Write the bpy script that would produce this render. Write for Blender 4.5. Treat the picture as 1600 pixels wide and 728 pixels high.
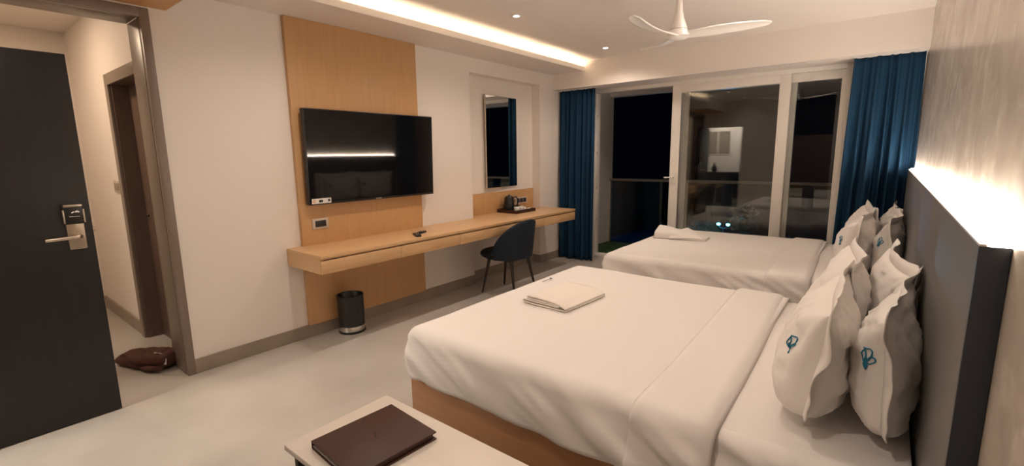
import bpy, bmesh, math, random
from mathutils import Vector, Matrix, Euler, noise
for o in list(bpy.data.objects): bpy.data.objects.remove(o, do_unlink=True)
random.seed(7)
S = bpy.context.scene
COL = S.collection
R = math.radians

# ------------------------------------------------------------------ camera
CAM = Vector((3.711, 0.0, 1.5))
yaw, pitch, roll = R(38.6688), R(9.4779), R(-0.8169)
fw = Vector((-math.sin(yaw)*math.cos(pitch), math.cos(yaw)*math.cos(pitch), -math.sin(pitch)))
rt = Vector((math.cos(yaw), math.sin(yaw), 0)); up = rt.cross(fw)
r2 = rt*math.cos(roll) + up*math.sin(roll); u2 = -rt*math.sin(roll) + up*math.cos(roll)
cd = bpy.data.cameras.new('camera'); cam = bpy.data.objects.new('camera', cd); COL.objects.link(cam)
cd.sensor_fit = 'HORIZONTAL'; cd.sensor_width = 36.0; cd.lens = 36.0*729.57/1600; cd.clip_start = 0.02
cam.matrix_world = Matrix(((r2.x, u2.x, -fw.x, CAM.x), (r2.y, u2.y, -fw.y, CAM.y), (r2.z, u2.z, -fw.z, CAM.z), (0, 0, 0, 1)))
S.camera = cam

# ------------------------------------------------------------------ night sky, view
w = bpy.data.worlds.new('night'); S.world = w; w.use_nodes = True
w.node_tree.nodes['Background'].inputs[0].default_value = (0.08, 0.12, 0.25, 1)
w.node_tree.nodes['Background'].inputs[1].default_value = 0.004
S.view_settings.view_transform = 'Standard'; S.view_settings.look = 'None'
S.view_settings.gamma = 1.0; S.view_settings.use_curve_mapping = False
S.view_settings.exposure = 0.55

# light levels
WARM = (1.0, 0.83, 0.70)
DOWN_W = 23.5          # each recessed downlight
COVE_E = 36.0          # cove strip emission
HEAD_E = 74.0          # headboard strip emission
FOYER_W = 12.5
CORR_W = 60.0

# ------------------------------------------------------------------ materials
def mat(name, col=(.8, .8, .8), rough=.6, metal=0., spec=.5, coat=0., emit=None, es=0., col2=None, scale=(1, 1, 1), ns=6., nd=4., bump=0., bs=80., bscale=None, contrast=(.35, .65), sheen=0.):
    m = bpy.data.materials.new(name); m.use_nodes = True
    nt = m.node_tree; b = nt.nodes['Principled BSDF']
    b.inputs['Base Color'].default_value = (*col, 1); b.inputs['Roughness'].default_value = rough
    b.inputs['Metallic'].default_value = metal; b.inputs['Specular IOR Level'].default_value = spec
    b.inputs['Coat Weight'].default_value = coat; b.inputs['Coat Roughness'].default_value = .08
    if sheen: b.inputs['Sheen Weight'].default_value = sheen
    if emit: b.inputs['Emission Color'].default_value = (*emit, 1); b.inputs['Emission Strength'].default_value = es
    if col2 or bump:
        tc = nt.nodes.new('ShaderNodeTexCoord')
    if col2:
        mp = nt.nodes.new('ShaderNodeMapping'); mp.inputs['Scale'].default_value = scale
        nz = nt.nodes.new('ShaderNodeTexNoise'); nz.inputs['Scale'].default_value = ns; nz.inputs['Detail'].default_value = nd
        cr = nt.nodes.new('ShaderNodeValToRGB')
        cr.color_ramp.elements[0].position = contrast[0]; cr.color_ramp.elements[1].position = contrast[1]
        cr.color_ramp.elements[0].color = (*col, 1); cr.color_ramp.elements[1].color = (*col2, 1)
        nt.links.new(tc.outputs['Object'], mp.inputs[0]); nt.links.new(mp.outputs[0], nz.inputs['Vector'])
        nt.links.new(nz.outputs[0], cr.inputs[0]); nt.links.new(cr.outputs[0], b.inputs['Base Color'])
    if bump:
        mp2 = nt.nodes.new('ShaderNodeMapping'); mp2.inputs['Scale'].default_value = bscale or (1, 1, 1)
        n2 = nt.nodes.new('ShaderNodeTexNoise'); n2.inputs['Scale'].default_value = bs; n2.inputs['Detail'].default_value = 3
        bp = nt.nodes.new('ShaderNodeBump'); bp.inputs['Strength'].default_value = bump; bp.inputs['Distance'].default_value = .004
        nt.links.new(tc.outputs['Object'], mp2.inputs[0]); nt.links.new(mp2.outputs[0], n2.inputs['Vector'])
        nt.links.new(n2.outputs[0], bp.inputs['Height']); nt.links.new(bp.outputs[0], b.inputs['Normal'])
    return m
def glass_mat(name, tint=(1, 1, 1), k=1.0):
    m = bpy.data.materials.new(name); m.use_nodes = True; nt = m.node_tree
    for n in list(nt.nodes): nt.nodes.remove(n)
    out = nt.nodes.new('ShaderNodeOutputMaterial'); mx = nt.nodes.new('ShaderNodeMixShader')
    tr = nt.nodes.new('ShaderNodeBsdfTransparent'); tr.inputs[0].default_value = (*tint, 1)
    gl = nt.nodes.new('ShaderNodeBsdfGlossy'); gl.inputs['Roughness'].default_value = 0.0
    fr = nt.nodes.new('ShaderNodeFresnel'); fr.inputs[0].default_value = 1.5
    mu = nt.nodes.new('ShaderNodeMath'); mu.operation = 'MULTIPLY'; mu.inputs[1].default_value = k; mu.use_clamp = True
    nt.links.new(fr.outputs[0], mu.inputs[0]); nt.links.new(mu.outputs[0], mx.inputs[0])
    nt.links.new(tr.outputs[0], mx.inputs[1]); nt.links.new(gl.outputs[0], mx.inputs[2]); nt.links.new(mx.outputs[0], out.inputs[0])
    return m
M = {}
M['wall'] = mat('wall_paint', (.80, .74, .68), .55, bump=.04, bs=40)
M['ceil'] = mat('ceiling_paint', (.80, .74, .69), .6)
M['floor'] = mat('microcement_floor', (.41, .375, .335), .36, col2=(.50, .46, .415), ns=2.2, nd=8, bump=.03, bs=14, contrast=(.3, .7))
M['base'] = mat('grey_brown_skirting', (.27, .22, .175), .4, col2=(.31, .255, .20), ns=5)
M['trim'] = mat('taupe_trim', (.215, .165, .13), .36)
M['wood'] = mat('oak_laminate', (.60, .37, .185), .38, col2=(.66, .42, .22), scale=(8, .6, 8), ns=5, nd=6)
M['woodv'] = mat('oak_laminate_upright', (.53, .305, .135), .4, col2=(.56, .33, .15), scale=(8, 8, .6), ns=5, nd=6)
M['bedwood'] = mat('bed_laminate', (.36, .175, .075), .42, col2=(.40, .20, .09), scale=(.6, 8, 8), ns=5, nd=6)
M['soffit'] = mat('soffit_wood', (.55, .28, .10), .4, col2=(.60, .32, .12), scale=(.6, 8, 8), ns=5)
M['door'] = mat('dark_door_laminate', (.019, .017, .017), .38, spec=.3, col2=(.024, .021, .021), scale=(6, 6, .5), ns=4)
M['brown'] = mat('brown_door', (.13, .085, .065), .4, col2=(.16, .105, .08), scale=(8, 8, .5), ns=4)
M['wallpanel'] = None
M['head'] = mat('headboard_sheen_grey', (.145, .14, .13), .46, spec=.7)  # grey base lightened to stand in for the glancing reflection on the front
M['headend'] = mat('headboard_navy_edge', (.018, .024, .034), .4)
M['led'] = mat('led_strip', (1, 1, 1), .5, emit=(1, .78, .52), es=COVE_E)
M['ledh'] = mat('headboard_led', (1, 1, 1), .5, emit=(1, .86, .74), es=HEAD_E)
M['lamp'] = mat('lamp_disc', (1, 1, 1), .5, emit=(1, .95, .88), es=9)
M['white'] = mat('white_plastic', (.80, .76, .72), .35)
M['upvc'] = mat('window_frame_white', (.80, .76, .70), .32)
M['curtain'] = mat('teal_navy_curtain', (.010, .040, .085), .85, spec=.15, bump=.05, bs=200)
M['linen'] = mat('white_linen', (.81, .77, .735), .75, bump=.06, bs=25)
M['sheet'] = mat('white_sheet', (.83, .79, .755), .75, bump=.08, bs=18)
M['pillow'] = mat('pillow_cotton', (.86, .82, .78), .7, bump=.10, bs=14)
M['towel'] = mat('towel_terry', (.86, .80, .73), .95, bump=.5, bs=260)
M['thread'] = mat('teal_thread', (.012, .19, .30), .6)
M['thread2'] = mat('dark_thread', (.09, .12, .16), .6)
M['black'] = mat('black_plastic', (.012, .011, .011), .35)
M['blackm'] = mat('black_metal', (.015, .014, .013), .4, metal=.3)
M['screen'] = mat('tv_screen', (.005, .005, .006), .04, spec=.5)
M['bezel'] = mat('tv_bezel', (.012, .012, .012), .3)
M['steel'] = mat('satin_nickel', (.62, .54, .44), .28, metal=1.)
M['chrome'] = mat('chrome', (.75, .72, .68), .15, metal=1.)
M['mirror'] = mat('mirror_silver', (.86, .87, .86), .01, metal=1.)
M['velvet'] = mat('navy_velvet', (.008, .015, .026), .6, spec=.3)
M['legs'] = mat('dark_walnut_leg', (.022, .014, .010), .4)
M['leather'] = mat('brown_leather', (.060, .025, .017), .5, spec=.35, bump=.1, bs=180)
M['paper'] = mat('paper', (.78, .75, .70), .7)
M['tabletop'] = mat('white_laminate_top', (.74, .68, .61), .3)
M['cloth'] = mat('brown_cloth', (.085, .030, .018), .85, bump=.2, bs=60)
M['tray'] = mat('wenge_tray', (.045, .014, .010), .4)
M['cup'] = mat('white_ceramic', (.85, .84, .82), .2)
M['red'] = mat('red_packet', (.35, .03, .03), .5)
M['tan'] = mat('tan_packet', (.65, .45, .28), .6)
M['blueplate'] = mat('dark_switch', (.035, .034, .05), .3)
M['alu'] = mat('beige_plate', (.52, .44, .35), .35)
M['rail'] = mat('grey_handrail', (.22, .19, .16), .4)
M['turf'] = mat('artificial_turf', (.035, .075, .022), .9, col2=(.05, .10, .03), ns=60)
M['turfb'] = mat('turf_blade', (.05, .12, .03), .8)
M['granite'] = mat('black_granite', (.02, .02, .022), .2)
M['frost'] = mat('frosted_pane', (.30, .25, .20), .6)
M['ward'] = mat('wardrobe_laminate', (.16, .11, .085), .5)
M['gloss'] = mat('dark_gloss_door', (.02, .018, .018), .12)
M['teal'] = mat('teal_lamp_glow', (0, 0, 0), .5, emit=(.12, .75, 1.0), es=18)
M['leaf'] = mat('dark_leaf', (.03, .08, .04), .7)
M['soil'] = mat('night_ground', (.04, .06, .09), .95)
M['glass'] = glass_mat('window_glass', (.97, .98, .97), 1.1)
M['bglass'] = glass_mat('balustrade_glass', (.75, .85, .92), 1.6)

def wall_panel():
    m = bpy.data.materials.new('streaked_gloss_laminate'); m.use_nodes = True; nt = m.node_tree; b = nt.nodes['Principled BSDF']
    tc = nt.nodes.new('ShaderNodeTexCoord')
    def layer(scale, ns, p0, p1, c0, c1):
        mp = nt.nodes.new('ShaderNodeMapping'); mp.inputs['Scale'].default_value = scale
        nz = nt.nodes.new('ShaderNodeTexNoise'); nz.inputs['Scale'].default_value = ns; nz.inputs['Detail'].default_value = 6; nz.inputs['Distortion'].default_value = .6
        cr = nt.nodes.new('ShaderNodeValToRGB'); e = cr.color_ramp.elements
        e[0].position = p0; e[1].position = p1; e[0].color = (*c0, 1); e[1].color = (*c1, 1)
        nt.links.new(tc.outputs['Object'], mp.inputs[0]); nt.links.new(mp.outputs[0], nz.inputs['Vector']); nt.links.new(nz.outputs[0], cr.inputs[0])
        return cr
    a = layer((1, 1.5, 2.2), 2.0, .30, .70, (.48, .42, .36), (.68, .60, .50))
    c = layer((1, 4.0, 4.5), 2.4, .52, .76, (0, 0, 0), (.75, .75, .75))
    mx = nt.nodes.new('ShaderNodeMixRGB'); mx.inputs[2].default_value = (.78, .71, .62, 1)
    nt.links.new(c.outputs[0], mx.inputs[0]); nt.links.new(a.outputs[0], mx.inputs[1]); nt.links.new(mx.outputs[0], b.inputs['Base Color'])
    b.inputs['Roughness'].default_value = .24; b.inputs['Specular IOR Level'].default_value = .5
    return m
M['wallpanel'] = wall_panel()

# ------------------------------------------------------------------ helpers
class MB:
    def __init__(s): s.bm = bmesh.new()
    def box(s, x0, x1, y0, y1, z0, z1, bev=0., seg=2):
        t = bmesh.new()
        vs = [t.verts.new((x, y, z)) for x in (x0, x1) for y in (y0, y1) for z in (z0, z1)]
        for f in ((0, 1, 3, 2), (4, 6, 7, 5), (0, 4, 5, 1), (2, 3, 7, 6), (0, 2, 6, 4), (1, 5, 7, 3)): t.faces.new([vs[i] for i in f])
        bmesh.ops.recalc_face_normals(t, faces=t.faces)
        if bev > 0: bmesh.ops.bevel(t, geom=list(t.edges), offset=bev, segments=seg, affect='EDGES', profile=.5)
        return s.add(t)
    def add(s, t, mtx=None):
        me = bpy.data.meshes.new('tmp'); t.to_mesh(me); t.free()
        if mtx: me.transform(mtx)
        s.bm.from_mesh(me); bpy.data.meshes.remove(me); return s
    def tube(s, pts, rad, n=10, caps=True):
        pts = [Vector(p) for p in pts]; k = len(pts); rads = rad if isinstance(rad, (list, tuple)) else [rad]*k
        rings = []; prev = None
        for i, p in enumerate(pts):
            d = (pts[min(i+1, k-1)] - pts[max(i-1, 0)]).normalized()
            a = prev if prev is not None else (Vector((0, 0, 1)) if abs(d.z) < .9 else Vector((1, 0, 0)))
            a = (a - d*a.dot(d)).normalized(); prev = a; b = d.cross(a)
            rings.append([s.bm.verts.new(p + (a*math.cos(2*math.pi*j/n) + b*math.sin(2*math.pi*j/n))*rads[i]) for j in range(n)])
        for i in range(k-1):
            for j in range(n): s.bm.faces.new((rings[i][j], rings[i][(j+1) % n], rings[i+1][(j+1) % n], rings[i+1][j]))
        if caps:
            s.bm.faces.new(rings[0][::-1]); s.bm.faces.new(rings[-1])
        return s
    def lathe(s, prof, c=(0, 0, 0), n=32, capb=True, capt=True):
        rings = [[s.bm.verts.new((c[0] + r*math.cos(2*math.pi*j/n), c[1] + r*math.sin(2*math.pi*j/n), c[2] + z)) for j in range(n)] for r, z in prof]
        for i in range(len(prof)-1):
            for j in range(n): s.bm.faces.new((rings[i][j], rings[i][(j+1) % n], rings[i+1][(j+1) % n], rings[i+1][j]))
        if capb: s.bm.faces.new(rings[0][::-1])
        if capt: s.bm.faces.new(rings[-1])
        return s
    def grid(s, nu, nv, fn, wrapu=False):
        g = [[s.bm.verts.new(fn(i/(nu-1 if not wrapu else nu), j/(nv-1))) for j in range(nv)] for i in range(nu)]
        for i in range(nu if wrapu else nu-1):
            for j in range(nv-1): s.bm.faces.new((g[i][j], g[(i+1) % nu][j], g[(i+1) % nu][j+1], g[i][j+1]))
        return s
    def obj(s, name, m, parent=None, smooth=True, loc=None, solid=0., sub=0, ang=40, off=-1):
        bmesh.ops.recalc_face_normals(s.bm, faces=s.bm.faces)
        me = bpy.data.meshes.new(name); s.bm.to_mesh(me); s.bm.free()
        o = bpy.data.objects.new(name, me); COL.objects.link(o)
        me.materials.append(m if not isinstance(m, str) else M[m])
        if smooth:
            me.polygons.foreach_set('use_smooth', [True]*len(me.polygons))
            me.set_sharp_from_angle(angle=R(ang))
        if parent: o.parent = parent
        if loc: o.location = loc
        if solid:
            md = o.modifiers.new('solid', 'SOLIDIFY'); md.thickness = solid; md.offset = off
        if sub:
            md = o.modifiers.new('sub', 'SUBSURF'); md.levels = sub; md.render_levels = sub
        return o
def B(*a, **k): return MB().box(*a, **k)
def tag(o, label=None, cat=None, group=None, kind=None):
    if label: o['label'] = label
    if cat: o['category'] = cat
    if group: o['group'] = group
    if kind: o['kind'] = kind
    return o
def thing(name, label, cat, loc=(0, 0, 0), rz=0., group=None, kind=None):
    o = bpy.data.objects.new(name, None); COL.objects.link(o); o.location = loc; o.rotation_euler = (0, 0, rz); o.empty_display_size = .1
    return tag(o, label, cat, group, kind)
def struct(o, label=None): o['kind'] = 'structure'; (label and o.__setitem__('label', label)); return o
def dup(root, loc, rz=None, label=None):
    r = root.copy(); COL.objects.link(r); r.location = loc
    if rz is not None: r.rotation_euler = (0, 0, rz)
    if label: r['label'] = label
    def rec(a, b):
        for ch in list(a.children):
            c = ch.copy(); COL.objects.link(c); c.parent = b; rec(ch, c)
    rec(root, r); return r
def fbm(p, o=3): return noise.fractal(Vector(p), 1.0, 2.0, o)

# ------------------------------------------------------------------ the shell
ZC = 2.70
XR = 3.905
struct(B(-.2, 3.93, -.5, 6.06, -.1, 0).obj('floor', 'floor', smooth=False), 'pale beige microcement floor of the hotel room')
struct(B(-.2, 4.1, -.5, 6.3, ZC, ZC+.1).obj('ceiling', 'ceil', smooth=False), 'plain off-white ceiling above the fan')
m = MB()
m.box(-.2, 0, 1.02, 3.92, 0, ZC); m.box(-.25, -.13, 3.92, 5.27, 0, 2.41); m.box(-.25, 0, 3.92, 5.27, 2.41, ZC); m.box(-.2, 0, 5.27, 6.3, 0, ZC)
m.box(-.2, 0, -.5, 1.02, 2.435, ZC)
struct(m.obj('wall_left', 'wall', smooth=False), 'off-white wall behind the television and desk with a shallow niche')
struct(B(XR, XR+.1, -.5, 6.3, 0, ZC).obj('wall_right', 'wallpanel', smooth=False), 'glossy streaked beige laminate wall above the headboard')
m = MB(); m.box(0, .415, 6.0, 6.14, 0, ZC); m.box(3.365, XR, 6.0, 6.14, 0, ZC); m.box(.415, 3.365, 6.0, 6.14, 2.385, ZC)
struct(m.obj('wall_back', 'wall', smooth=False), 'off-white wall around the balcony doors')
m = MB(); m.box(-.2, .10, -.42, -.28, 0, ZC); m.box(.90, 4.0, -.42, -.28, 0, ZC); m.box(.10, .90, -.42, -.28, 2.1, ZC)
struct(m.obj('wall_front', 'wall', smooth=False), 'entry wall behind the viewpoint with the doorway')
struct(B(0, XR, 5.59, 6.0, 2.372, ZC).obj('trim_1', 'ceil', smooth=False), 'off-white beam above the curtains')
m = MB(); m.box(0, .5, 1.117, 5.59, 2.57, 2.588); m.box(.486, .5, 1.117, 5.59, 2.588, 2.622)
cove = struct(m.obj('trim_2', 'ceil', smooth=False), 'dropped ceiling strip with a lit cove above the television wall')
B(.41, .425, 1.2, 5.56, 2.589, 2.597).obj('light_strip', 'led', cove)
struct(B(0, .5, -.28, 1.117, 2.457, ZC).obj('trim_6', 'ceil', smooth=False), 'white boxed ceiling drop over the entrance corner')
struct(B(0, .5, -.28, 1.117, 2.443, 2.457).obj('trim_3', 'soffit', smooth=False), 'orange-brown wooden soffit board over the entrance corner')
# baseboards
m = MB(); m.box(0, .012, 1.02, 3.92, 0, .108, bev=.002); m.box(-.13, -.118, 3.92, 5.27, 0, .108); m.box(0, .012, 5.27, 6.0, 0, .108); m.box(-.13, .0, 5.262, 5.27, 0, .108)
struct(m.obj('baseboard_left', 'base', smooth=False), 'grey-brown stone skirting under the desk wall')

# portal trim round the foyer opening
pt = struct(thing('trim_4', 'taupe door surround of the foyer opening', None), None)
m = MB(); m.box(-.27, -.035, .970, 1.02, 0, 2.38, bev=.003); m.box(-.03, .010, .972, 1.022, 0, 2.43, bev=.003)
m.obj('jamb', 'trim', pt, ang=30)
m = MB(); m.box(-.27, -.035, -.28, .970, 2.38, 2.43, bev=.003); m.box(-.03, .010, -.28, .972, 2.375, 2.432, bev=.003)
m.obj('lintel', 'trim', pt, ang=30)
B(-.27, .010, -.28, -.23, 0, 2.38, bev=.003).obj('jamb', 'trim', pt)

# foyer
struct(B(-2.9, -.2, -.6, 1.2, -.1, 0).obj('floor_foyer', 'floor', smooth=False), 'pale microcement floor of the foyer')
m = MB(); m.box(-2.75, -1.13, 1.02, 1.2, 0, ZC); m.box(-1.13, -.30, 1.02, 1.2, 2.10, ZC); m.box(-.30, -.2, 1.02, 1.2, 0, ZC)
struct(m.obj('wall_foyer_right', 'wall', smooth=False), 'warm off-white foyer wall holding the bathroom door')
struct(B(-2.9, -2.52, -.6, 1.02, 0, ZC).obj('wall_foyer_back', 'wall', smooth=False), 'warm off-white end wall of the foyer')
struct(B(-2.9, -.2, -.75, -.6, 0, ZC).obj('wall_foyer_left', 'wall', smooth=False), 'foyer side wall hidden by the open door')
struct(B(-2.9, -.2, -.75, 1.2, ZC, ZC+.1).obj('ceiling_foyer', 'ceil', smooth=False), 'foyer ceiling')
m = MB(); m.box(-2.52, -1.215, 1.006, 1.02, 0, .12, bev=.002)
struct(m.obj('baseboard_foyer', 'base', smooth=False), 'skirting of the foyer wall')
d2 = struct(thing('door_2', 'dark brown bathroom door in a taupe frame', None, (-.7, 1.02, 0)), None)
m = MB(); m.box(-.51, -.425, -.022, .0, 0, 2.17, bev=.003); m.box(-.425, .425, -.022, .0, 2.085, 2.17, bev=.003)
m.box(.40, .47, -.022, 0, 0, 2.17, bev=.003)
m.obj('door_frame', 'trim', d2, ang=30)
m = MB(); m.box(-.43, -.405, 0, .13, 0, 2.09); m.box(-.405, .4, 0, .13, 2.085, 2.10)
m.obj('reveal', 'brown', d2, smooth=False)
B(-.405, .40, .105, .145, 0, 2.085, bev=.002).obj('door_leaf', 'brown', d2)
kn = MB().lathe([(.004, 0), (.011, .002), (.011, .008), (.006, .014)], n=12).obj('door_knob', 'black', d2); kn.location = (-.33, .105, 1.05); kn.rotation_euler = (R(90), 0, 0)
sw = thing('light_switch', 'beige switch plate with a dark rocker beside the bathroom door', 'switch', (-1.33, 1.02, 1.285))
B(-.115, .085, -.012, 0, -.048, .048, bev=.004).obj('plate', 'alu', sw)
B(-.075, .055, -.016, -.012, -.028, .028, bev=.002).obj('rocker', 'base', sw)

# entrance door, open along the left wall
d1 = struct(thing('door_1', 'dark charcoal entrance door standing open with a card lock', None, (.132, -.335, 0)), None)
dl = B(0, .042, .075, .905, .006, 2.072, bev=.002).obj('door_leaf', 'door', d1, ang=30)
lk = B(.042, .060, .792, .868, 1.012, 1.262, bev=.006).obj('lock_plate', 'steel', d1, ang=30)
B(.058, .068, .788, .872, 1.155, 1.266, bev=.008).obj('card_reader', 'black', lk)
m = MB()
m.tube([(.0685, .822, 1.217), (.0690, .828, 1.222), (.0690, .834, 1.222)], .003, 8); m.tube([(.0685, .838, 1.221), (.0690, .846, 1.226), (.0690, .853, 1.219)], .004, 8)
m.box(.068, .0688, .81, .855, 1.196, 1.198)
m.obj('card_symbol', 'paper', lk)
m = MB(); m.box(.058, .069, .784, .792, 1.16, 1.235, bev=.002); m.box(.058, .069, .868, .876, 1.16, 1.235, bev=.002); m.box(.060, .071, .79, .87, 1.250, 1.264, bev=.003)
m.obj('reader_trim', 'steel', lk)
m = MB(); m.tube([(.055, .838, 1.088), (.10, .838, 1.088), (.113, .828, 1.087), (.115, .80, 1.086), (.115, .695, 1.083)], [.012, .012, .0115, .0105, .0095], 14)
m.lathe([(.026, 0), (.026, .008)], n=20)
hm = m.bm
m.obj('lever_handle', 'steel', lk)
m = MB(); m.box(.012, .030, .900, .908, 1.02, 1.20, bev=.001); m.box(.014, .028, .905, .922, 1.10, 1.115, bev=.003); m.box(.014, .028, .905, .918, 1.122, 1.136, bev=.003)
m.obj('latch', 'steel', d1)

# ------------------------------------------------------------------ corridor outside the entrance (seen mirrored in the glass)
struct(B(-2.0, 3.5, -2.2, -.5, -.1, 0).obj('floor_corridor', 'floor', smooth=False), 'corridor floor beyond the entrance doorway')
struct(B(-2.0, 3.5, -2.2, -.5, ZC, ZC+.1).obj('ceiling_corridor', 'ceil', smooth=False), 'corridor ceiling beyond the entrance doorway')
m = MB(); m.box(-2, 3.5, -2.2, -2.05, 0, ZC); m.box(-2.1, -2, -2.2, -.6, 0, ZC); m.box(3.5, 3.6, -2.2, -.5, 0, ZC)
struct(m.obj('wall_corridor', 'wall', smooth=False), 'white corridor wall beyond the entrance doorway')
cw = struct(thing('window_2', 'corridor window with two frosted panes', None, (-.09, -2.05, 1.76)), None)
m = MB()
for x in (-.345, -.012, .322): m.box(x-.012, x+.014, 0, .02, -.33, .33, bev=.002)
for z in (-.33, .31): m.box(-.345, .335, 0, .02, z, z+.02, bev=.002)
m.obj('window_frame', 'upvc', cw)
for x in (-.335, 0): B(x, x+.325, .002, .010, -.31, .31).obj('pane', 'frost', cw)
cs = thing('console', 'black stone console below the corridor window', 'console', (-.1, -2.04, 0))
B(-.9, .9, 0, .35, .90, .95, bev=.004).obj('top', 'granite', cs); B(-.86, .86, 0, .30, 0, .90, bev=.003).obj('cabinet_body', 'granite', cs)
tag(MB().lathe([(.04, 0), (.075, .03), (.085, .09), (.05, .16), (.022, .20), (.022, .25), (.03, .26)], (-.12, -1.86, .95), 20).obj('vase', 'legs'), 'dark vase standing on the corridor console', 'vase')
wd = thing('wardrobe', 'brown wardrobe with dark glossy loft doors on the entry wall', 'wardrobe', (2.1, -.2795, 0))
B(-.42, .62, 0, .012, .02, 2.68).obj('carcass', 'ward', wd)
for x in (-.42, .103): B(x+.003, x+.514, .012, .03, .05, 1.84, bev=.002).obj('door', 'ward', wd); B(x+.003, x+.514, .012, .03, 1.85, 2.67, bev=.002).obj('loft_door', 'gloss', wd)

# ------------------------------------------------------------------ lamps
def spot(name, loc, wts, size=150, blend=1.0, parent=None, rad=.02):
    l = bpy.data.lights.new(name, 'SPOT'); l.energy = wts; l.color = WARM; l.spot_size = R(size); l.spot_blend = blend; l.shadow_soft_size = rad
    o = bpy.data.objects.new(name, l); COL.objects.link(o); o.location = loc
    if parent: o.parent = parent
    return o
DL = [(1.05, 5.09), (1.05, 3.43), (1.05, 1.77), (1.05, .35), (2.95, 1.77), (2.95, 3.43), (2.95, .35)]
DLL = ['recessed downlight in the ceiling nearest the beam', 'recessed downlight between the cove and the fan', 'recessed downlight above the near end of the desk', 'recessed downlight above the entrance floor',
       'recessed downlight above the bed with the folded towel', 'recessed downlight above the gap between the beds', 'recessed downlight above the viewpoint by the right wall']
for i, (x, y) in enumerate(DL):
    t = thing('downlight', DLL[i], 'light', (x, y, ZC), 0, 'recessed ceiling downlights')
    MB().lathe([(.028, -.0045), (.045, -.004), (.046, 0), (.028, -.0005)], n=28, capb=False, capt=False).obj('rim', 'white', t)
    MB().lathe([(.0, -.003), (.028, -.003)], n=28, capb=False, capt=False).obj('lens', 'lamp', t)
    spot('downlight_lamp', (0, 0, -.012), DOWN_W*(1.45, 1.55, 1.5, .55, .66, .68, 1.3)[i], parent=t)
def area(name, loc, wts, sx, sy, col=WARM, rot=(0, 0, 0)):
    l = bpy.data.lights.new(name, 'AREA'); l.energy = wts; l.color = col; l.shape = 'RECTANGLE'; l.size = sx; l.size_y = sy
    o = bpy.data.objects.new(name, l); COL.objects.link(o); o.location = loc; o.rotation_euler = rot; return o
area('foyer_ceiling_lamp', (-1.3, .2, ZC-.005), FOYER_W, .3, .3, (1, .74, .52))
area('corridor_ceiling_lamp', (.2, -1.3, ZC-.005), CORR_W, .6, .3, (1, .9, .78))

# ------------------------------------------------------------------ balcony doors
win = struct(thing('window_1', 'white framed balcony doors with the left leaf slid open', None), None)
m = MB()
m.box(.405, .455, 6.0, 6.12, 0, 2.39, bev=.003); m.box(3.30, 3.365, 6.0, 6.12, 0, 2.39, bev=.003)
m.box(.455, 3.30, 6.0, 6.12, 2.325, 2.39, bev=.003); m.box(.455, 3.30, 6.0, 6.12, 0, .05, bev=.003)
m.box(.455, 3.30, 6.055, 6.062, .05, .062); m.box(.455, 3.30, 6.09, 6.096, .05, .062)
m.obj('window_frame', 'upvc', win, ang=30)
def sash(x0, x1, y, name='sash', sw_=.11, handle=False):
    m = MB(); y0, y1 = y-.018, y+.018
    m.box(x0, x0+sw_, y0, y1, .055, 2.325, bev=.003); m.box(x1-sw_, x1, y0, y1, .055, 2.325, bev=.003)
    m.box(x0+sw_, x1-sw_, y0, y1, 2.235, 2.325, bev=.003); m.box(x0+sw_, x1-sw_, y0, y1, .055, .15, bev=.003)
    o = m.obj(name, 'upvc', win, ang=30)
    B(x0+sw_-.005, x1-sw_+.005, y-.003, y+.003, .145, 2.24).obj('pane', 'glass', o, smooth=False)
    if handle:
        m = MB(); m.box(x0+.04, x0+.07, y0-.012, y0, 1.10, 1.24, bev=.004); m.tube([(x0+.055, y0-.01, 1.19), (x0+.055, y0-.045, 1.19), (x0+.045, y0-.05, 1.19), (x0-.05, y0-.05, 1.185)], .009, 10)
        m.obj('handle', 'upvc', o)
    return o
sash(1.515, 2.81, 6.03, handle=True)
sash(2.71, 3.35, 6.07, sw_=.09)
sash(1.60, 2.86, 6.105, sw_=.10)
for z in (.55, 1.0, 1.5, 2.0): B(.455, .462, 6.02, 6.04, z, z+.03, bev=.002).obj('roller', 'steel', win)

# balcony and the night outside
struct(B(-.2, 4.1, 6.12, 7.45, -.12, -.005).obj('floor_balcony', 'turf', smooth=False), 'green artificial turf of the balcony floor')
m = MB()
for i in range(5200):
    x, y = random.uniform(.3, 3.6), random.uniform(6.14, 7.2); a = random.uniform(0, 6.28); h = random.uniform(.012, .022); wv = .0028
    v = [m.bm.verts.new(p) for p in ((x-wv*math.cos(a), y-wv*math.sin(a), -.006), (x+wv*math.cos(a), y+wv*math.sin(a), -.006), (x+random.uniform(-.006, .006), y+random.uniform(-.006, .006), h))]
    m.bm.faces.new(v)
tag(m.obj('grass', 'turfb', smooth=False), 'short green turf blades on the balcony floor', 'grass', kind='stuff')
struct(B(-.15, .02, 6.14, 7.40, 0, 2.75).obj('wall_balcony_left', 'wall', smooth=False), 'side wall of the balcony')
struct(B(3.93, 4.1, 6.14, 7.40, 0, 2.75).obj('wall_balcony_right', 'wall', smooth=False), 'right side wall of the balcony')
struct(B(-.15, 4.1, 6.14, 7.45, 2.62, 2.75).obj('ceiling_balcony', 'ceil', smooth=False), 'balcony ceiling')
struct(B(.02, 3.93, 7.28, 7.42, 2.42, 2.62).obj('trim_5', 'ceil', smooth=False), 'balcony edge beam')
bl = thing('glass_balustrade', 'glass balcony railing with a pale metal handrail', 'railing', (0, 7.3, 0))
B(.02, 3.93, -.025, .025, 1.045, 1.085, bev=.006).obj('handrail', 'rail', bl)
for i in range(3): B(.03+i*1.3, 1.31+i*1.3, -.006, .006, .04, 1.045).obj('glass_panel', 'bglass', bl, smooth=False)
for i in range(4): B(.02+i*1.298, .045+i*1.298, -.02, .02, -.005, 1.045, bev=.003).obj('post', 'alu', bl)
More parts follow.
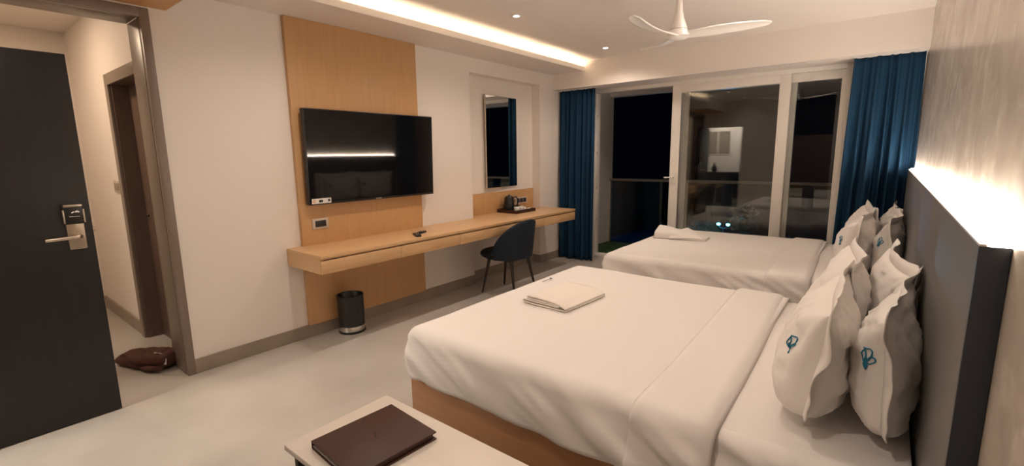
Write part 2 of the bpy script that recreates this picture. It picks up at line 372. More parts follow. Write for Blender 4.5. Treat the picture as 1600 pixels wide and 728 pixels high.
struct(B(-60, 60, 7.6, 110, -5.2, -5).obj('ground', 'soil', smooth=False), 'dark night ground far below the balcony')
lp = thing('garden_lamp', 'two-headed garden lamp glowing teal outside the balcony doors', 'lamp', (-1.55, 21.0, -5.0))
MB().tube([(0, 0, 0), (0, 0, 3.3)], [.05, .03], 10).obj('pole', 'blackm', lp)
MB().tube([(-.16, 0, 3.42), (-.12, 0, 3.3), (.12, 0, 3.3), (.16, 0, 3.42)], .02, 8).obj('arm', 'blackm', lp)
for sx in (-.19, .19):
    MB().lathe([(.02, 0), (.07, .03), (.085, .07), (.05, .10), (.0, .11)], (sx, 0, 3.40), 14).obj('lamp_head', 'teal', lp)
l = bpy.data.lights.new('garden_glow', 'POINT'); l.energy = 150; l.color = (.15, .6, 1); l.shadow_soft_size = .02
o = bpy.data.objects.new('garden_glow', l); COL.objects.link(o); o.location = (-1.55, 20.6, -1.3)
l = bpy.data.lights.new('ground_tint_light', 'POINT'); l.energy = 500; l.color = (.12, .3, 1); l.shadow_soft_size = .02  # added unseen blue light that tints the night ground below the balcony
o = bpy.data.objects.new('ground_tint_light', l); COL.objects.link(o); o.location = (-14, 25.6, 2.5)
fl_ = thing('tint_light_post', 'added unseen post for the blue ground tint light far beyond the balcony', 'lamp', (-14, 26, -5))  # post added out of view to carry the ground tint light
MB().tube([(0, 0, 0), (0, 0, 7.7)], [.09, .05], 10).obj('pole', 'blackm', fl_)
B(-.18, .18, -.14, .14, 7.7, 7.85, bev=.02).obj('tint_light_housing', 'blackm', fl_)
for i, (x, y, h, rr) in enumerate([(-2.9, 23, 3.5, .8), (-1.0, 23.5, 3.0, .7), (-1.9, 26.2, 4.1, .9)]):
    t = thing('tree', ['dark garden tree just left of the teal garden lamp', 'dark garden tree just right of the teal garden lamp', 'dark garden tree farthest from the teal garden lamp'][i], 'tree', (x, y, -5), 0, 'garden trees outside')
    MB().tube([(0, 0, 0), (.05, 0, h*.6)], [.1, .06], 8).obj('trunk', 'legs', t)
    m = MB()
    for k in range(420):
        d = Vector((random.gauss(0, 1), random.gauss(0, 1), random.gauss(0, 1))).normalized()*rr*random.uniform(.5, 1)
        c = Vector((d.x, d.y, h*.75 + d.z*.8)); a = Vector((random.uniform(-1, 1), random.uniform(-1, 1), random.uniform(-1, 1))).normalized()*.14; b = a.orthogonal().normalized()*.06
        m.bm.faces.new([m.bm.verts.new(c+q) for q in (a, b, -a, -b)])
    tag(m.obj('crown', 'leaf', t, smooth=False), kind='stuff')

# ------------------------------------------------------------------ television wall
tp = thing('wood_panel', 'tall tan wood panel on the wall behind the television', 'panel', (0, 2.495, 0))
B(0.0, .04, -.635, .635, .108, 2.569, bev=.002).obj('board', 'woodv', tp, ang=30)
tv = thing('television', 'large black flat television mounted on the tan wood panel', 'television', (.04, 2.565, 1.505))
tv.rotation_euler = (0, R(1.6), 0)
B(.03, .082, -.662, .662, -.382, .382, bev=.006).obj('casing', 'bezel', tv, ang=30)
B(.0822, .0835, -.652, .652, -.362, .374).obj('screen', 'screen', tv, smooth=False)
B(0, .03, -.2, .2, -.15, .15).obj('wall_bracket', 'blackm', tv)
st = B(.0837, .0843, -.640, -.472, -.372, -.330).obj('sticker', 'paper', tv, smooth=False)
B(.0844, .0848, -.580, -.545, -.362, -.342).obj('printed_block', 'black', st); B(.0844, .0848, -.500, -.480, -.360, -.338).obj('printed_block', 'blueplate', st)
mm = MB().lathe([(0, 0), (.016, 0)], n=20, capb=False, capt=False)
bmesh.ops.rotate(mm.bm, verts=mm.bm.verts, cent=(0, 0, 0), matrix=Matrix.Rotation(R(90), 3, 'Y')); bmesh.ops.translate(mm.bm, verts=mm.bm.verts, vec=(.0846, -.622, -.352))
mm.obj('printed_dot', 'tan', st)
B(.0822, .0832, -.03, .03, -.375, -.368).obj('badge', 'alu', tv)

# ------------------------------------------------------------------ desk
ZD = .785
dk = thing('wall_desk', 'long floating tan wood desk with drawers below the television', 'desk', (0, 1.74, 0))
m = MB(); m.box(.0, .52, 0, 3.60, ZD-.028, ZD, bev=.002); m.box(-.129, .001, 2.185, 3.525, ZD-.028, ZD)
m.obj('desk_top', 'wood', dk, ang=30)
m = MB(); m.box(.003, .50, 0, .018, .645, ZD-.028); m.box(.003, .50, 3.582, 3.60, .645, ZD-.028); m.box(.003, .49, .018, 3.582, .645, .655); m.box(.003, .488, .018, 3.582, ZD-.042, ZD-.028)
m.obj('carcass', 'wood', dk, smooth=False)
for i in range(5):
    y0 = .018 + i*.7128
    d = B(.500, .518, y0+(.0015 if i else -.016), y0+.7113+(.016 if i == 4 else 0), .645, ZD-.040, bev=.0015).obj('drawer', 'wood', dk, ang=30)
    m = MB(); m.box(.10, .5, y0+.02, y0+.69, .66, .672); m.obj('drawer_box', 'wood', d, smooth=False)
bsp = tag(B(-.128, -.112, 3.925, 5.262, ZD+.001, 1.045, bev=.002).obj('backsplash', 'woodv'), 'tan wood upstand at the back of the desk niche', 'panel')
so = thing('socket_plate', 'dark socket plate on the wood upstand behind the tea tray', 'socket', (-.112, 4.98, .90))
B(0, .010, -.13, .13, -.045, .045, bev=.003).obj('plate', 'alu', so)
for k in range(3): B(.010, .014, -.105+k*.072, -.041+k*.072, -.028, .028, bev=.002).obj('module', 'blueplate', so)
s1 = thing('socket_plate', 'beige socket plate with a black insert on the panel under the television', 'socket', (.04, 2.02, .958))
B(0, .010, -.072, .072, -.044, .044, bev=.004).obj('plate', 'alu', s1); B(.008, .013, -.048, .048, -.026, .026, bev=.002).obj('insert', 'black', s1)
mi = thing('wall_mirror', 'tall narrow mirror on the wall above the tea tray', 'mirror', (-.114, 4.583, 1.657), R(2.6))
B(0, .016, -.318, .318, -.558, .558, bev=.001).obj('backing', 'alu', mi); B(.0165, .020, -.312, .312, -.552, .552).obj('mirror_glass', 'mirror', mi, smooth=False)
# remotes
def remote(name, label, loc, rz, L, W, nb):
    t = thing(name, label, 'remote', loc, rz, 'remotes on the desk')
    B(-W/2, W/2, -L/2, L/2, 0, .018, bev=.006).obj('case', 'black', t)
    for i in range(nb):
        for j in range(3): B(-W*.36+j*W*.26, -W*.36+j*W*.26+W*.18, -L*.4+i*L*.16, -L*.4+i*L*.16+L*.08, .0175, .021, bev=.001, seg=1).obj('button', 'alu' if (i+j) % 4 == 0 else 'blueplate', t)
remote('remote_control', 'longer black remote control lying on the desk nearer the edge', (.40, 2.745, ZD), R(62), .17, .05, 5)
remote('remote_control', 'shorter black remote control lying on the desk nearer the wall', (.33, 2.86, ZD), R(20), .12, .045, 4)
# tea tray
tr = thing('tea_tray', 'dark wooden serving tray holding the kettle and cups on the desk', 'tray', (.045, 4.68, ZD))
B(-.155, .155, -.195, .195, 0, .010).obj('tray_base', 'tray', tr)
for a in ((-.16, .16, -.2, -.19), (-.16, .16, .19, .2), (-.16, -.15, -.19, .19), (.15, .16, -.19, .19)): B(*a, 0, .04, bev=.002).obj('side', 'tray', tr)
kt = thing('kettle', 'black electric kettle standing on the tea tray', 'kettle', (-.01, 4.60, ZD+.0105))
MB().lathe([(.076, 0), (.078, .012), (.074, .02)], n=28).obj('power_base', 'black', kt)
MB().lathe([(.070, .022), (.072, .03), (.066, .10), (.058, .165), (.054, .178)], n=28).obj('body', 'black', kt)
MB().lathe([(.053, .178), (.045, .190), (.014, .196), (.012, .21), (.0, .212)], n=24, capt=False).obj('lid', 'black', kt)
MB().tube([(.03, .045, .175), (.05, .085, .178), (.058, .105, .15), (.055, .10, .08), (.04, .066, .05)], .009, 10).obj('handle', 'black', kt)
B(.045, .052, .052, .060, .11, .15).obj('water_gauge', 'chrome', kt)
def cup(loc, label, m_, rz, tip=False):
    t = thing('cup', label, 'cup', loc, rz, 'cups on the tea tray')
    MB().lathe([(.022, 0), (.026, .003), (.036, .03), (.039, .062), (.036, .062), (.033, .03), (.02, .006)], n=24, capt=True).obj('bowl', m_, t)
    MB().tube([(.034, 0, .05), (.056, 0, .05), (.060, 0, .03), (.050, 0, .015), (.032, 0, .018)], .005, 8).obj('handle', m_, t)
    return t
cup((.125, 4.585, ZD+.0105), 'white cup standing at the near side of the tea tray', 'cup', R(40))
cup((.125, 4.675, ZD+.0105), 'white cup standing beside the other white cup nearer the packets', 'cup', R(40))
cup((.02, 4.735, ZD+.0105), 'dark mug standing between the kettle and the packets', 'black', R(90))
for i, (x, y, m_, lb, rz) in enumerate([(.10, 4.75, 'paper', 'white sugar packet leaning beside the second white cup', .3), (.09, 4.80, 'tan', 'tan tea packet at the far end of the tea tray', .6), (.03, 4.83, 'red', 'red tea packet lying by the tray rim', 1.2), (.12, 4.835, 'paper', 'white creamer packet in the tray corner', -.4)]):
    t = MB(); t.grid(7, 7, lambda u, v: Vector(((u-.5)*.035, (v-.5)*.055, .010 + .006*math.sin(math.pi*u)*math.sin(math.pi*v)))); o = t.obj('packet', m_, solid=.006, off=0)
    o.location = (x, y, ZD+.022); o.rotation_euler = (R(60) if i < 2 else R(6), 0, rz); tag(o, lb, 'packet', 'packets on the tea tray')
# bin
bn = thing('waste_bin', 'black cylindrical waste bin with a silver band under the desk', 'bin', (.165, 2.17, 0))
MB().lathe([(.108, 0), (.112, .002), (.112, .018), (.108, .02)], n=40).obj('base_ring', 'black', bn)
MB().lathe([(.107, .02), (.107, .062)], n=40, capb=False, capt=False).obj('silver_band', 'chrome', bn)
MB().lathe([(.109, .062), (.110, .30), (.112, .328), (.108, .332), (.104, .326), (.103, .05), (.0, .05)], n=40, capb=False, capt=False).obj('body', 'black', bn)

# chair
def make_chair(loc, rz):
    t = thing('desk_chair', 'navy upholstered chair with a rounded back and dark tapered legs at the desk', 'chair', loc, rz)
    # faces local -x
    m = MB(); nu, nv = 40, 10
    def seat(u, v):
        a = 2*math.pi*u; ca, sa = math.cos(a), math.sin(a); n = 2.6
        rx = .235*(abs(ca)**(2/n))*(1 if ca > 0 else -1); ry = .235*(abs(sa)**(2/n))*(1 if sa > 0 else -1)
        # v: profile bottom centre -> rim -> top centre
        th = math.pi*(v) - math.pi/2; k = max(0.0, math.cos(th))**.35
        return Vector((rx*k*1.12 - .055, ry*k, .435 + .055*math.sin(th)*(1 if th < 0 else .9)))
    m.grid(nu, nv, seat, wrapu=True); m.obj('seat', 'velvet', t)
    m = MB(); A = R(92)
    def back(u, v, off):
        th = -A + 2*A*u; f = abs(th)/A
        top = .485 + .345*max(0.0, 1-f**2.0)**.75
        z = .40 + (top-.40)*v
        rr = .245 + off + .045*((z-.40)/.4)
        return Vector((rr*math.cos(th)*.95 + .0, rr*math.sin(th)*1.03, z))
    nu, nv = 41, 14
    go = [[m.bm.verts.new(back(i/(nu-1), j/(nv-1), .022)) for j in range(nv)] for i in range(nu)]
    gi = [[m.bm.verts.new(back(i/(nu-1), j/(nv-1), -.028)) for j in range(nv)] for i in range(nu)]
    for i in range(nu-1):
        for j in range(nv-1):
            m.bm.faces.new((go[i][j], go[i+1][j], go[i+1][j+1], go[i][j+1])); m.bm.faces.new((gi[i][j], gi[i][j+1], gi[i+1][j+1], gi[i+1][j]))
        m.bm.faces.new((go[i][nv-1], go[i+1][nv-1], gi[i+1][nv-1], gi[i][nv-1])); m.bm.faces.new((go[i][0], gi[i][0], gi[i+1][0], go[i+1][0]))
    for i in (0, nu-1):
        for j in range(nv-1): m.bm.faces.new((go[i][j], go[i][j+1], gi[i][j+1], gi[i][j]))
    m.obj('backrest', 'velvet', t, sub=1, ang=80)
    B(-.18, .16, -.17, .17, .375, .395, bev=.01).obj('seat_frame', 'legs', t)
    for sx in (-1, 1):
        for sy in (-1, 1):
            MB().tube([(sx*.15, sy*.15, .385), (sx*.222, sy*.20, .0)], [.019, .0105], 14).obj('leg', 'legs', t)
make_chair((.53, 3.91, 0), R(2))

# ------------------------------------------------------------------ curtains
def curtain(x0, x1, label, seed, z0, z1, taper=0.0):
    t = thing('curtain', label, 'curtain', ((x0+x1)/2, 5.735, 0), 0, 'navy curtains')
    rnd = random.Random(seed); ph = [rnd.uniform(0, 6.28) for _ in range(6)]
    W = x1-x0; n = 150
    def fn(u, v):
        z = z1 + (z0-z1)*v; s = (u-.5)
        amp = (.016 + .03*min(1, v*2.2))
        q = u*W*2*math.pi
        y = amp*(math.sin(q/.085 + ph[0] + 1.3*math.sin(q/.31+ph[3])) + .5*math.sin(q/.047 + ph[1] + .6*v) + .35*math.sin(q/.19+ph[2] + v))
        x = s*W - taper*v*(.5-u) + .010*math.sin(q/.06+ph[4])*v
        return Vector((x, y*.75, z))
    MB().grid(n, 40, fn).obj('drape', 'curtain', t, solid=.004, off=0, ang=180)
    B(-W/2, W/2, -.012, .012, z1-.002, z1+.006).obj('track', 'white', t)
curtain(.015, .575, 'navy curtain hanging beside the desk', 3, .012, 2.365)
curtain(3.37, 3.888, 'navy curtain hanging beside the headboard', 5, .012, 2.365, .06)

# ------------------------------------------------------------------ headboard
hb = thing('headboard', 'long slate-blue wall headboard with a glowing light channel on top', 'headboard', (3.86, 1.225, 0))
B(0, .044, .012, 4.42, 0, 1.318, bev=.001).obj('panel', 'head', hb, ang=30)  # front has its sheen put into the colour; end panel keeps the dark tone
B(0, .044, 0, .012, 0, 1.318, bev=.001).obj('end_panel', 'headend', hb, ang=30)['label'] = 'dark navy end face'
m = MB(); m.box(.0, .010, 0.0, 4.42, 1.318, 1.322); m.obj('front_lip', 'alu', hb, smooth=False)
B(.018, .040, .01, 4.41, 1.3185, 1.329).obj('light_strip', 'ledh', hb)

# ------------------------------------------------------------------ beds
ZT = .60
def bed(y0, y1, xf, label):
    t = thing('bed', label, 'bed', ((xf+3.855)/2, (y0+y1)/2, 0), 0, 'double beds')
    cx = (xf+3.855)/2; L = 3.855-xf; W = y1-y0
    hx, hy = L/2, W/2
    B(-hx, hx, -hy, -hy+.022, .012, .305, bev=.002).obj('side_panel', 'bedwood', t, ang=30)
    B(-hx, hx, hy-.022, hy, .012, .305, bev=.002).obj('side_panel', 'bedwood', t, ang=30)
    B(-hx, -hx+.022, -hy+.022, hy-.022, .012, .305, bev=.002).obj('foot_panel', 'bedwood', t, ang=30)
    B(-hx+.05, hx, -hy+.05, hy-.05, 0, .29).obj('base', 'blackm', t, smooth=False)
    B(-hx+.015, hx-.004, -hy+.01, hy-.01, .292, ZT-.025, bev=.05, seg=4).obj('mattress', 'sheet', t)
    return t
def drape_fn(x0, x1, y0, y1, ztop, hang, Rc, off=0., seed=0., wr=1.0, headopen=True, foot=True):
    """cloth over a mattress: (a, b) in metres of cloth; a from the foot hem, b across; returns a world point"""
    def f(a, b):
        # inner rectangle inset by Rc
        ix0, iy0, iy1 = x0+Rc, y0+Rc, y1-Rc
        ex = max(0., ix0-a) if foot else 0.; ey = max(0., iy0-b, b-iy1); sy = -1 if b < (y0+y1)/2 else 1
        px, py = max(a, ix0) if foot else a, min(max(b, iy0), iy1)
        e = max(ex, ey) if min(ex, ey) < 1e-9 else (ex**6 + ey**6)**(1/6)*(1 - .20*min(ex, ey)/max(ex, ey))
        if e > 0:
            th = math.atan2(ey, ex); dx, dy = -math.cos(th), sy*math.sin(th)
        else: dx = dy = 0.
        q = Rc*math.pi/2*1.0
        if e <= 0: hor, z = 0., 0.
        elif e < q:
            ang = e/Rc; hor, z = Rc*math.sin(ang), -Rc*(1-math.cos(ang))
        else:
            d = e-q; hor, z = Rc + .02*math.sin(min(1, d/.25)*math.pi), -Rc - d
        P = Vector((px + dx*hor, py + dy*hor, ztop + z))
        # folds
        n1 = fbm((P.x*1.6+seed, P.y*1.6, P.z*1.6), 3)
        P.z += .006*n1*wr 
        if e > Rc*.4:
            k = min(1, (e-Rc*.4)/.15)
            s = P.x if ey > ex else P.y
            dia = math.sin((s*1.0 + P.z*1.9)*17 + 2.2*fbm((s*2+seed, P.z*2, 3.1), 2))
            k *= 1 - .85*(min(ex, ey)/max(ex, ey))
            amp = (.006 + .016*max(0., fbm((s*1.3+seed, 7.7, 1.0), 2)+.25))*k*wr
            d2_ = math.sin((s*1.5 + P.z*2.6)*34 + 3*fbm((s*3+seed, P.z*3, 8.1), 2)); a2 = .0055*k*max(0., fbm((s*2.1+seed, P.z*2, 4.4), 2)+.15)*wr*1.8
            P += Vector((dx, dy, 0))*(amp*dia + a2*d2_ + .010*k*fbm((s*5+seed, P.z*3, 0.5), 2) + off)
        return P
    return f
def duvet(y0, y1, xf, label, seed, foldx=(3.03, 3.32)):
    f = drape_fn(xf-.015, 9, y0-.035, y1+.035, ZT, 0, .075, 0, seed)
    hang = .20
    a0 = xf-.015+.075-(.075*math.pi/2+hang); a1 = foldx[1]-.01
    b0 = y0-.035+.075-(.075*math.pi/2+hang); b1 = y1+.035-.075+(.075*math.pi/2+hang)
    m = MB(); m.grid(120, 130, lambda u, v: f(a0+(a1-a0)*u, b0+(b1-b0)*v))
    o = m.obj('duvet', 'linen', solid=.012, off=-1, ang=180); tag(o, label, 'duvet', 'white duvets')
    g = drape_fn(xf-.015, 9, y0-.035, y1+.035, ZT+.014, 0, .075, .016, seed)
    hang2 = .225
    c0 = y0-.035+.075-(.075*math.pi/2+hang2); c1 = y1+.035-.075+(.075*math.pi/2+hang2)
    def gf(u, v):
        a = foldx[0]+(foldx[1]-foldx[0])*u
        P = g(a, c0+(c1-c0)*v); b = c0+(c1-c0)*v
        edge = min(1, (1-u)*5.5)
        P.z -= .030*(1-edge)**2; P.z -= .012*(max(0, 1-u*14))
        P.x += .006*math.sin(b*3.1+seed) + .05*max(0, min(1, (y1-b)/(y1-y0))) - .02
        return P
    m = MB(); m.grid(26, 130, gf); m.obj('turned_down_edge', 'linen', o, solid=.010, off=-1, ang=180)
    return o
def sheet(y0, y1, label, seed):
    f = drape_fn(0, 9, y0-.012, y1+.012, ZT-.022, 0, .06, 0, seed, 2.2, foot=False)
    hang = .20; b0 = y0-.012+.06-(.06*math.pi/2+hang); b1 = y1+.012-.06+(.06*math.pi/2+hang)
    m = MB(); m.grid(50, 110, lambda u, v: f(3.22+(3.848-3.22)*u, b0+(b1-b0)*v))
    o = m.obj('bed_sheet', 'sheet', solid=.004, off=-1, ang=180); tag(o, label, 'sheet', 'white bed sheets'); return o

# pillow with flange and stitched emblem (local: y along, z up, faces -x)
def pillow_surf(u, v, side, seed, hw, hh, TT):
    T = TT[0] if side < 0 else TT[1]
    iu, iv = 1-u*u, 1-v*v
    t = T*(max(0., iu)**.36)*(max(0., iv)**.42)*(1.12 - .18*v)
    cy = hw*u*(1 - .07*iv); cz = hh*v*(1 - .13*iu)
    lo = max(0., -v)
    cz += hh*.30*(abs(u)**5)*lo**2; cy *= 1 - .16*lo**5
    wq = fbm((u*2.2+seed, v*2.2, side*2.0), 3)
    edge = 1-min(iu, iv)
    cr = abs(fbm((u*3.1+seed*1.7, v*3.1, side*3.0+5), 2))
    cr2 = 1-min(1, abs(fbm((u*1.9+seed*2.3, v*2.6+seed, side+9), 2))*6)
    t += (.014*wq - .016*cr*(.4+edge) - .010*cr2)*min(1, 4*min(iu, iv))
    bend = .035*math.sin(seed*3+u*2)*(v)
    return Vector((side*t + bend*.6, cy, cz))
LEAF = [[(-.55, .55), (-.1, .62), (.25, .72), (.55, .60), (.50, .1), (.22, -.35), (.12, -.5)],
        [(-.35, .5), (-.52, .1), (-.42, -.35), (-.12, -.52), (-.06, -.2), (.0, .1), (-.25, .42)],
        [(.18, -.3), (.45, .15), (.70, .12), (.72, -.2), (.45, -.5), (.2, -.55)],
        [(.12, -.4), (-.15, -.7), (-.05, -1.0), (.22, -1.02), (.35, -.75), (.12, -.4)],
        [(.05, -.1), (.02, -.5), (.10, -.9)], [(.2, -.15), (.15, -.5), (.22, -.85)]]
def pillow(loc, tilt, rz, label, seed, em=(-.60, .42), hw=.335, hh=.215, T=(.13, .08)):
    t = thing('pillow', label, 'pillow', loc, 0, 'white bed pillows'); t.rotation_euler = (0, tilt, rz)
    m = MB(); n = 34
    def spread(q): return math.sin((q*2-1)*math.pi/2)
    for side in (-1, 1): m.grid(n+10, n, lambda u, v: pillow_surf(spread(u), spread(v), side, seed, hw, hh, T))
    bmesh.ops.remove_doubles(m.bm, verts=m.bm.verts, dist=.0008)
    m.obj('case', 'pillow', t, ang=180)
    # flange all round with ripples
    m = MB(); per = []
    k = 150
    for i in range(k):
        s = i/k*4
        e, q = int(s), s-int(s)
        qq = -1+2*q
        per.append([(qq, -1), (1, qq), (-qq, 1), (-1, -qq)][e])
    rings = []
    fl = .046
    for i, (u, v) in enumerate(per):
        P = pillow_surf(u, v, 1, seed, hw, hh, T)
        d = Vector((0, u if abs(u) >= abs(v) else u*.35, v if abs(v) >= abs(u) else v*.35)).normalized()
        if abs(abs(u)-abs(v)) < .12: d = Vector((0, u, v)).normalized()*1.25
        rp = .010*math.sin(i*.23+seed*4)+.022*fbm((i*.09+seed, 1.2, 2.2), 2)+.016
        drop = -1 if d.z < -.5 else 1
        L = .005 + fl*min(1, max(0, (d.z+.62)/.5))
        rings.append([m.bm.verts.new(P - d*.012), m.bm.verts.new(P + d*L*.5 + Vector((rp*.5, 0, 0))), m.bm.verts.new(P + d*L + Vector((rp, 0, 0)))])
    for i in range(k):
        a, b = rings[i], rings[(i+1) % k]
        for j in range(2): m.bm.faces.new((a[j], b[j], b[j+1], a[j+1]))
    m.obj('flange', 'pillow', t, solid=.004, off=0, ang=180)
    if em:
        m = MB(); sc = .040
        for st in LEAF:
            pts = []
            for i in range(len(st)-1):
                for q in (0, .25, .5, .75): pts.append((st[i][0]+(st[i+1][0]-st[i][0])*q, st[i][1]+(st[i+1][1]-st[i][1])*q))
            pts.append(st[-1]); out = []
            for _ in range(2):
                pts = [pts[0]] + [((pts[i-1][0]+2*pts[i][0]+pts[i+1][0])/4, (pts[i-1][1]+2*pts[i][1]+pts[i+1][1])/4) for i in range(1, len(pts)-1)] + [pts[-1]]
            for a, b in pts:
                u = em[0] - a*sc/hw*.75; v = em[1] + b*sc/hh
                P = pillow_surf(u, v, -1, seed, hw, hh, T); e_ = .01
                du = pillow_surf(u+e_, v, -1, seed, hw, hh, T)-P; dv = pillow_surf(u, v+e_, -1, seed, hw, hh, T)-P
                nrm = du.cross(dv).normalized()
                if nrm.x > 0: nrm = -nrm
                out.append(P + nrm*.0022)
            m.tube(out, .0022, 6)
        tag(m.obj('emblem', 'thread', t), 'teal stitched leaf emblem')
    return t
def bed_set(y0, y1, xf, names, seed):
    bed(y0, y1, xf, names[0]); sheet(y0, y1, names[1], seed+2); duvet(y0, y1, xf, names[2], seed)
    zc = ZT - .03 + .222
    yc = (y0+y1)/2
    k = 0
    for r_, (x, tl) in enumerate(((3.605, R(2)), (3.775, R(1.5)))):
        for j, yy in enumerate((y0+.455+.02*r_, y0+1.125+.02*r_)):
            pillow((x + .008*j, yy, zc), tl, R((-3, 3)[j]), names[3+k], seed+k*1.37, em=((-.78, .34), (-.93, .42))[r_], T=((.14, .085), (.095, .075))[r_]); k += 1
bed_set(1.53, 3.27, 1.758, ['near double bed with a brown wood frame and white bedding', 'white sheet under the pillows of the near bed', 'white duvet spread over the near bed under the folded towel',
    'white pillow nearest the viewpoint in the front row of the near bed', 'white pillow at the far end of the front row on the near bed', 'white pillow nearest the viewpoint against the headboard on the near bed', 'white pillow at the far end against the headboard on the near bed'], 1.3)
bed_set(3.86, 5.60, 1.72, ['far double bed beside the balcony doors with white bedding', 'white sheet under the pillows of the far bed', 'white duvet spread over the far bed by the balcony doors',
    'white pillow at the near end of the front row on the far bed', 'white pillow in the front row of the far bed beside the curtain', 'white pillow at the near end against the headboard on the far bed', 'white pillow against the headboard of the far bed beside the curtain'], 8.1)
# embroidered mark on the near duvet
m = MB(); m.tube([(-.0, -.055, .0), (.004, -.01, .002), (.0, .02, .002)], .0025, 6); m.tube([(.012, .02, .002), (.0, .04, .002), (-.012, .06, .002), (.006, .058, .002), (.012, .035, .002)], .003, 6)
o = m.obj('stitched_mark', 'thread2', bpy.data.objects['duvet'], loc=(1.865, 2.70, ZT+.008))

# ------------------------------------------------------------------ towels
def ribbon(path, th, length, name, m_, ny=26, seed=0., skew=0.):
    """folded cloth: a centre line in x-z swept along y"""
    pts = [Vector((p[0], 0, p[1])) for p in path]
    fine = []
    for i in range(len(pts)-1):
        for q in range(4): fine.append(pts[i].lerp(pts[i+1], q/4))
    fine.append(pts[-1])
    for _ in range(2): fine = [fine[0]] + [(fine[i-1]+fine[i]*2+fine[i+1])/4 for i in range(1, len(fine)-1)] + [fine[-1]]
    m = MB()
    def fn(u, v):
        i = min(int(u*(len(fine)-1)+1e-6), len(fine)-1); P = fine[i].copy()
        y = (v-.5)*length
        P.y = y + .006*fbm((P.x*9+seed, P.z*30, 0), 2); P.x += skew*y + .006*fbm((y*5+seed, P.z*40, 1), 2); P.z *= 1 + .10*fbm((y*4+seed, P.x*3, 3), 2)
        return P
    m.grid(len(fine), ny, fn)
    return m.obj(name, m_, solid=th, off=0, ang=180)
o = ribbon([(.165, .008), (-.12, .006), (-.150, .008), (-.158, .016), (-.15, .024), (-.10, .024), (.10, .022), (.118, .026), (.11, .032), (0, .034), (-.115, .036), (-.128, .042), (-.118, .050), (-.05, .050), (.09, .044), (.14, .030), (.168, .020)], .0075, .42, 'folded_towel', 'towel', seed=2.)
o.location = (2.20, 2.40, ZT+.004); o.rotation_euler = (0, 0, R(-4)); tag(o, 'folded white towel lying on the near bed', 'towel', 'folded towels on the beds')
# second towel: thick fold with a loose triangular flap
m = MB()
def t2(u, v):
    x = (u-.5)*.52; y = (v-.5)*.34
    e = min(u, 1-u)*.52; f = min(v, 1-v)*.34
    rim = min(1, min(e, f)/.028)
    h = .014 + .115*max(0, 1-u*1.12)**.7 * (.55+.45*math.sin(math.pi*min(1, v*1.1)))
    return Vector((x, y*(1-.35*u), h*math.sqrt(max(0, 1-(1-rim)**2)) + .006*fbm((u*4, v*4, 9), 2)*rim))
m.grid(46, 30, t2); o2 = m.obj('folded_towel', 'linen', solid=.006, off=1, ang=180)
o2.location = (2.06, 4.98, ZT+.003); o2.rotation_euler = (0, 0, R(4)); tag(o2, 'folded white towel lying on the far bed by the window', 'towel', 'folded towels on the beds')
m = MB()
def t3(u, v):
    a = Vector((-.10, -.175, .004)); b = Vector((.04, .05, .10)); c = Vector((.24, -.10, .012))
    P = a.lerp(b, u).lerp(c, v); P.z += .022*math.sin(math.pi*u)*(1-v) + .010*math.sin(math.pi*v)
    return P
m.grid(18, 18, t3); m.obj('flap', 'linen', o2, solid=.006, off=1, ang=180)

# ------------------------------------------------------------------ low table and folder
tb = thing('coffee_table', 'low white-topped table with black metal legs beside the near bed', 'table', (2.525, .93, 0))
B(-.475, .475, -.23, .23, .428, .45, bev=.003).obj('table_top', 'tabletop', tb, ang=30)
m = MB()
m.box(-.455, .455, -.205, -.18, .40, .428); m.box(-.455, .455, .18, .205, .40, .428); m.box(-.455, -.43, -.18, .18, .40, .428); m.box(.43, .455, -.18, .18, .40, .428)
m.obj('apron', 'blackm', tb, smooth=False)
for sx in (-.4425, .4425):
    for sy in (-.1925, .1925): B(sx-.0125, sx+.0125, sy-.0125, sy+.0125, 0, .40, bev=.001).obj('leg', 'blackm', tb)
fo = thing('folder', 'dark brown leather folder lying on the low white table', 'folder', (2.318, .91, .4505), R(-4))
B(-.150, .150, -.170, .170, 0, .005, bev=.002).obj('back_cover', 'leather', fo); B(-.150, .150, -.170, .170, .026, .032, bev=.002).obj('front_cover', 'leather', fo)
B(-.150, -.144, -.170, .170, .003, .029, bev=.002).obj('spine', 'leather', fo)
B(-.140, .140, -.160, .160, .0055, .0255).obj('pages', 'leather', fo, smooth=False); B(-.143, .13, -.167, .155, .010, .0125).obj('paper_sheet', 'paper', fo, smooth=False)
m = MB(); m.tube([(-.02, .012, .0322), (.0, .004, .0326), (.014, -.002, .0322)], .0018, 6); m.obj('embossed_mark', 'black', fo)

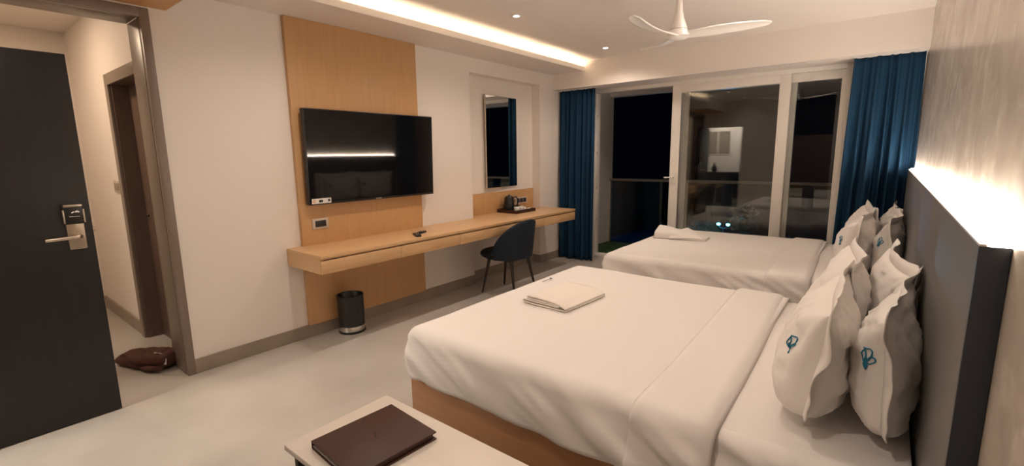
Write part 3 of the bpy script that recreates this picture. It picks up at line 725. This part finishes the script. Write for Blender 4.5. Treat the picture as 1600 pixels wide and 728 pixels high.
# brown cloth on the foyer floor
cl = thing('cloth_bag', 'crumpled dark brown cloth bag on the foyer floor by the door frame', 'bag', (-.46, .86, 0), R(24))
m = MB()
def cb(u, v):
    a = 2*math.pi*u; th = math.pi*v-math.pi/2; n_ = 3.2
    ca, sa = math.cos(a), math.sin(a); k = max(0, math.cos(th))**.45
    cx = .255*math.copysign(abs(ca)**(2/n_), ca)*k; cy = .10*math.copysign(abs(sa)**(2/n_), sa)*k
    h = .036 + .042*max(0, (cx+.25)/.5)
    z = h + h*math.copysign(abs(math.sin(th))**.7, math.sin(th))
    n = fbm((cx*7, cy*7, z*7), 3); cr = max(0, 1-abs((z - h*1.05) + .02*math.sin(cx*9))*70)
    return Vector((cx + .018*n, cy*(1-.16*cr) + .018*n*math.cos(th), max(.001, z*(1+.28*n))))
m.grid(80, 40, cb, wrapu=True); m.obj('bag_body', 'cloth', cl, ang=180)
m = MB(); m.grid(18, 10, lambda u, v: Vector((.02+.24*u, -.085-.03*v+.015*math.sin(5*u+v*2), .012+.05*math.sin(math.pi*(.1+.8*v))*(.5+.5*u)))); m.obj('loose_fold', 'cloth', cl, solid=.010, ang=180)
m = MB(); m.grid(10, 8, lambda u, v: Vector((.15+.10*u, -.06+.03*v*math.sin(3*u), .05+.085*v*(1-.55*u)))); m.obj('white_lining', 'paper', cl, solid=.004)

# ------------------------------------------------------------------ ceiling fan
fn_ = thing('ceiling_fan', 'white three-bladed ceiling fan hanging over the beds', 'fan', (2.479, 3.43, 0))
MB().lathe([(.05, 2.70), (.05, 2.68), (.028, 2.655), (.021, 2.62), (.0215, 2.53), (.026, 2.47), (.036, 2.42), (.052, 2.375), (.060, 2.352), (.061, 2.347)], n=36).obj('downrod', 'white', fn_)
MB().lathe([(.056, 2.347), (.056, 2.343)], n=36).obj('gap_ring', 'alu', fn_)
MB().lathe([(.062, 2.343), (.066, 2.33), (.075, 2.315), (.078, 2.30), (.06, 2.287), (.03, 2.281), (0, 2.28)], n=36, capt=False).obj('hub', 'white', fn_)
for k, an in enumerate((21, 141, 263)):
    m = MB()
    def bf(u, v):
        r = .05 + .53*u
        ch = .05 + .075*math.sin(math.pi*min(1, .12+u*.75))**1.0
        if u > .86: ch *= math.sqrt(max(0.02, 1-((u-.86)/.14)**2))
        tw = -R(20)*(1-u*.6)
        s = (v-.5)*ch
        sweep = -.05*math.sin(math.pi*u*.9)
        return Vector((r, s*math.cos(tw)+sweep, 2.308 + s*math.sin(tw) + .028*u*u + .008*math.cos((v-.5)*math.pi)))
    m.grid(40, 10, bf)
    o = m.obj('blade', 'white', fn_, solid=.008, off=0, ang=180); o.rotation_euler = (0, 0, R(an))
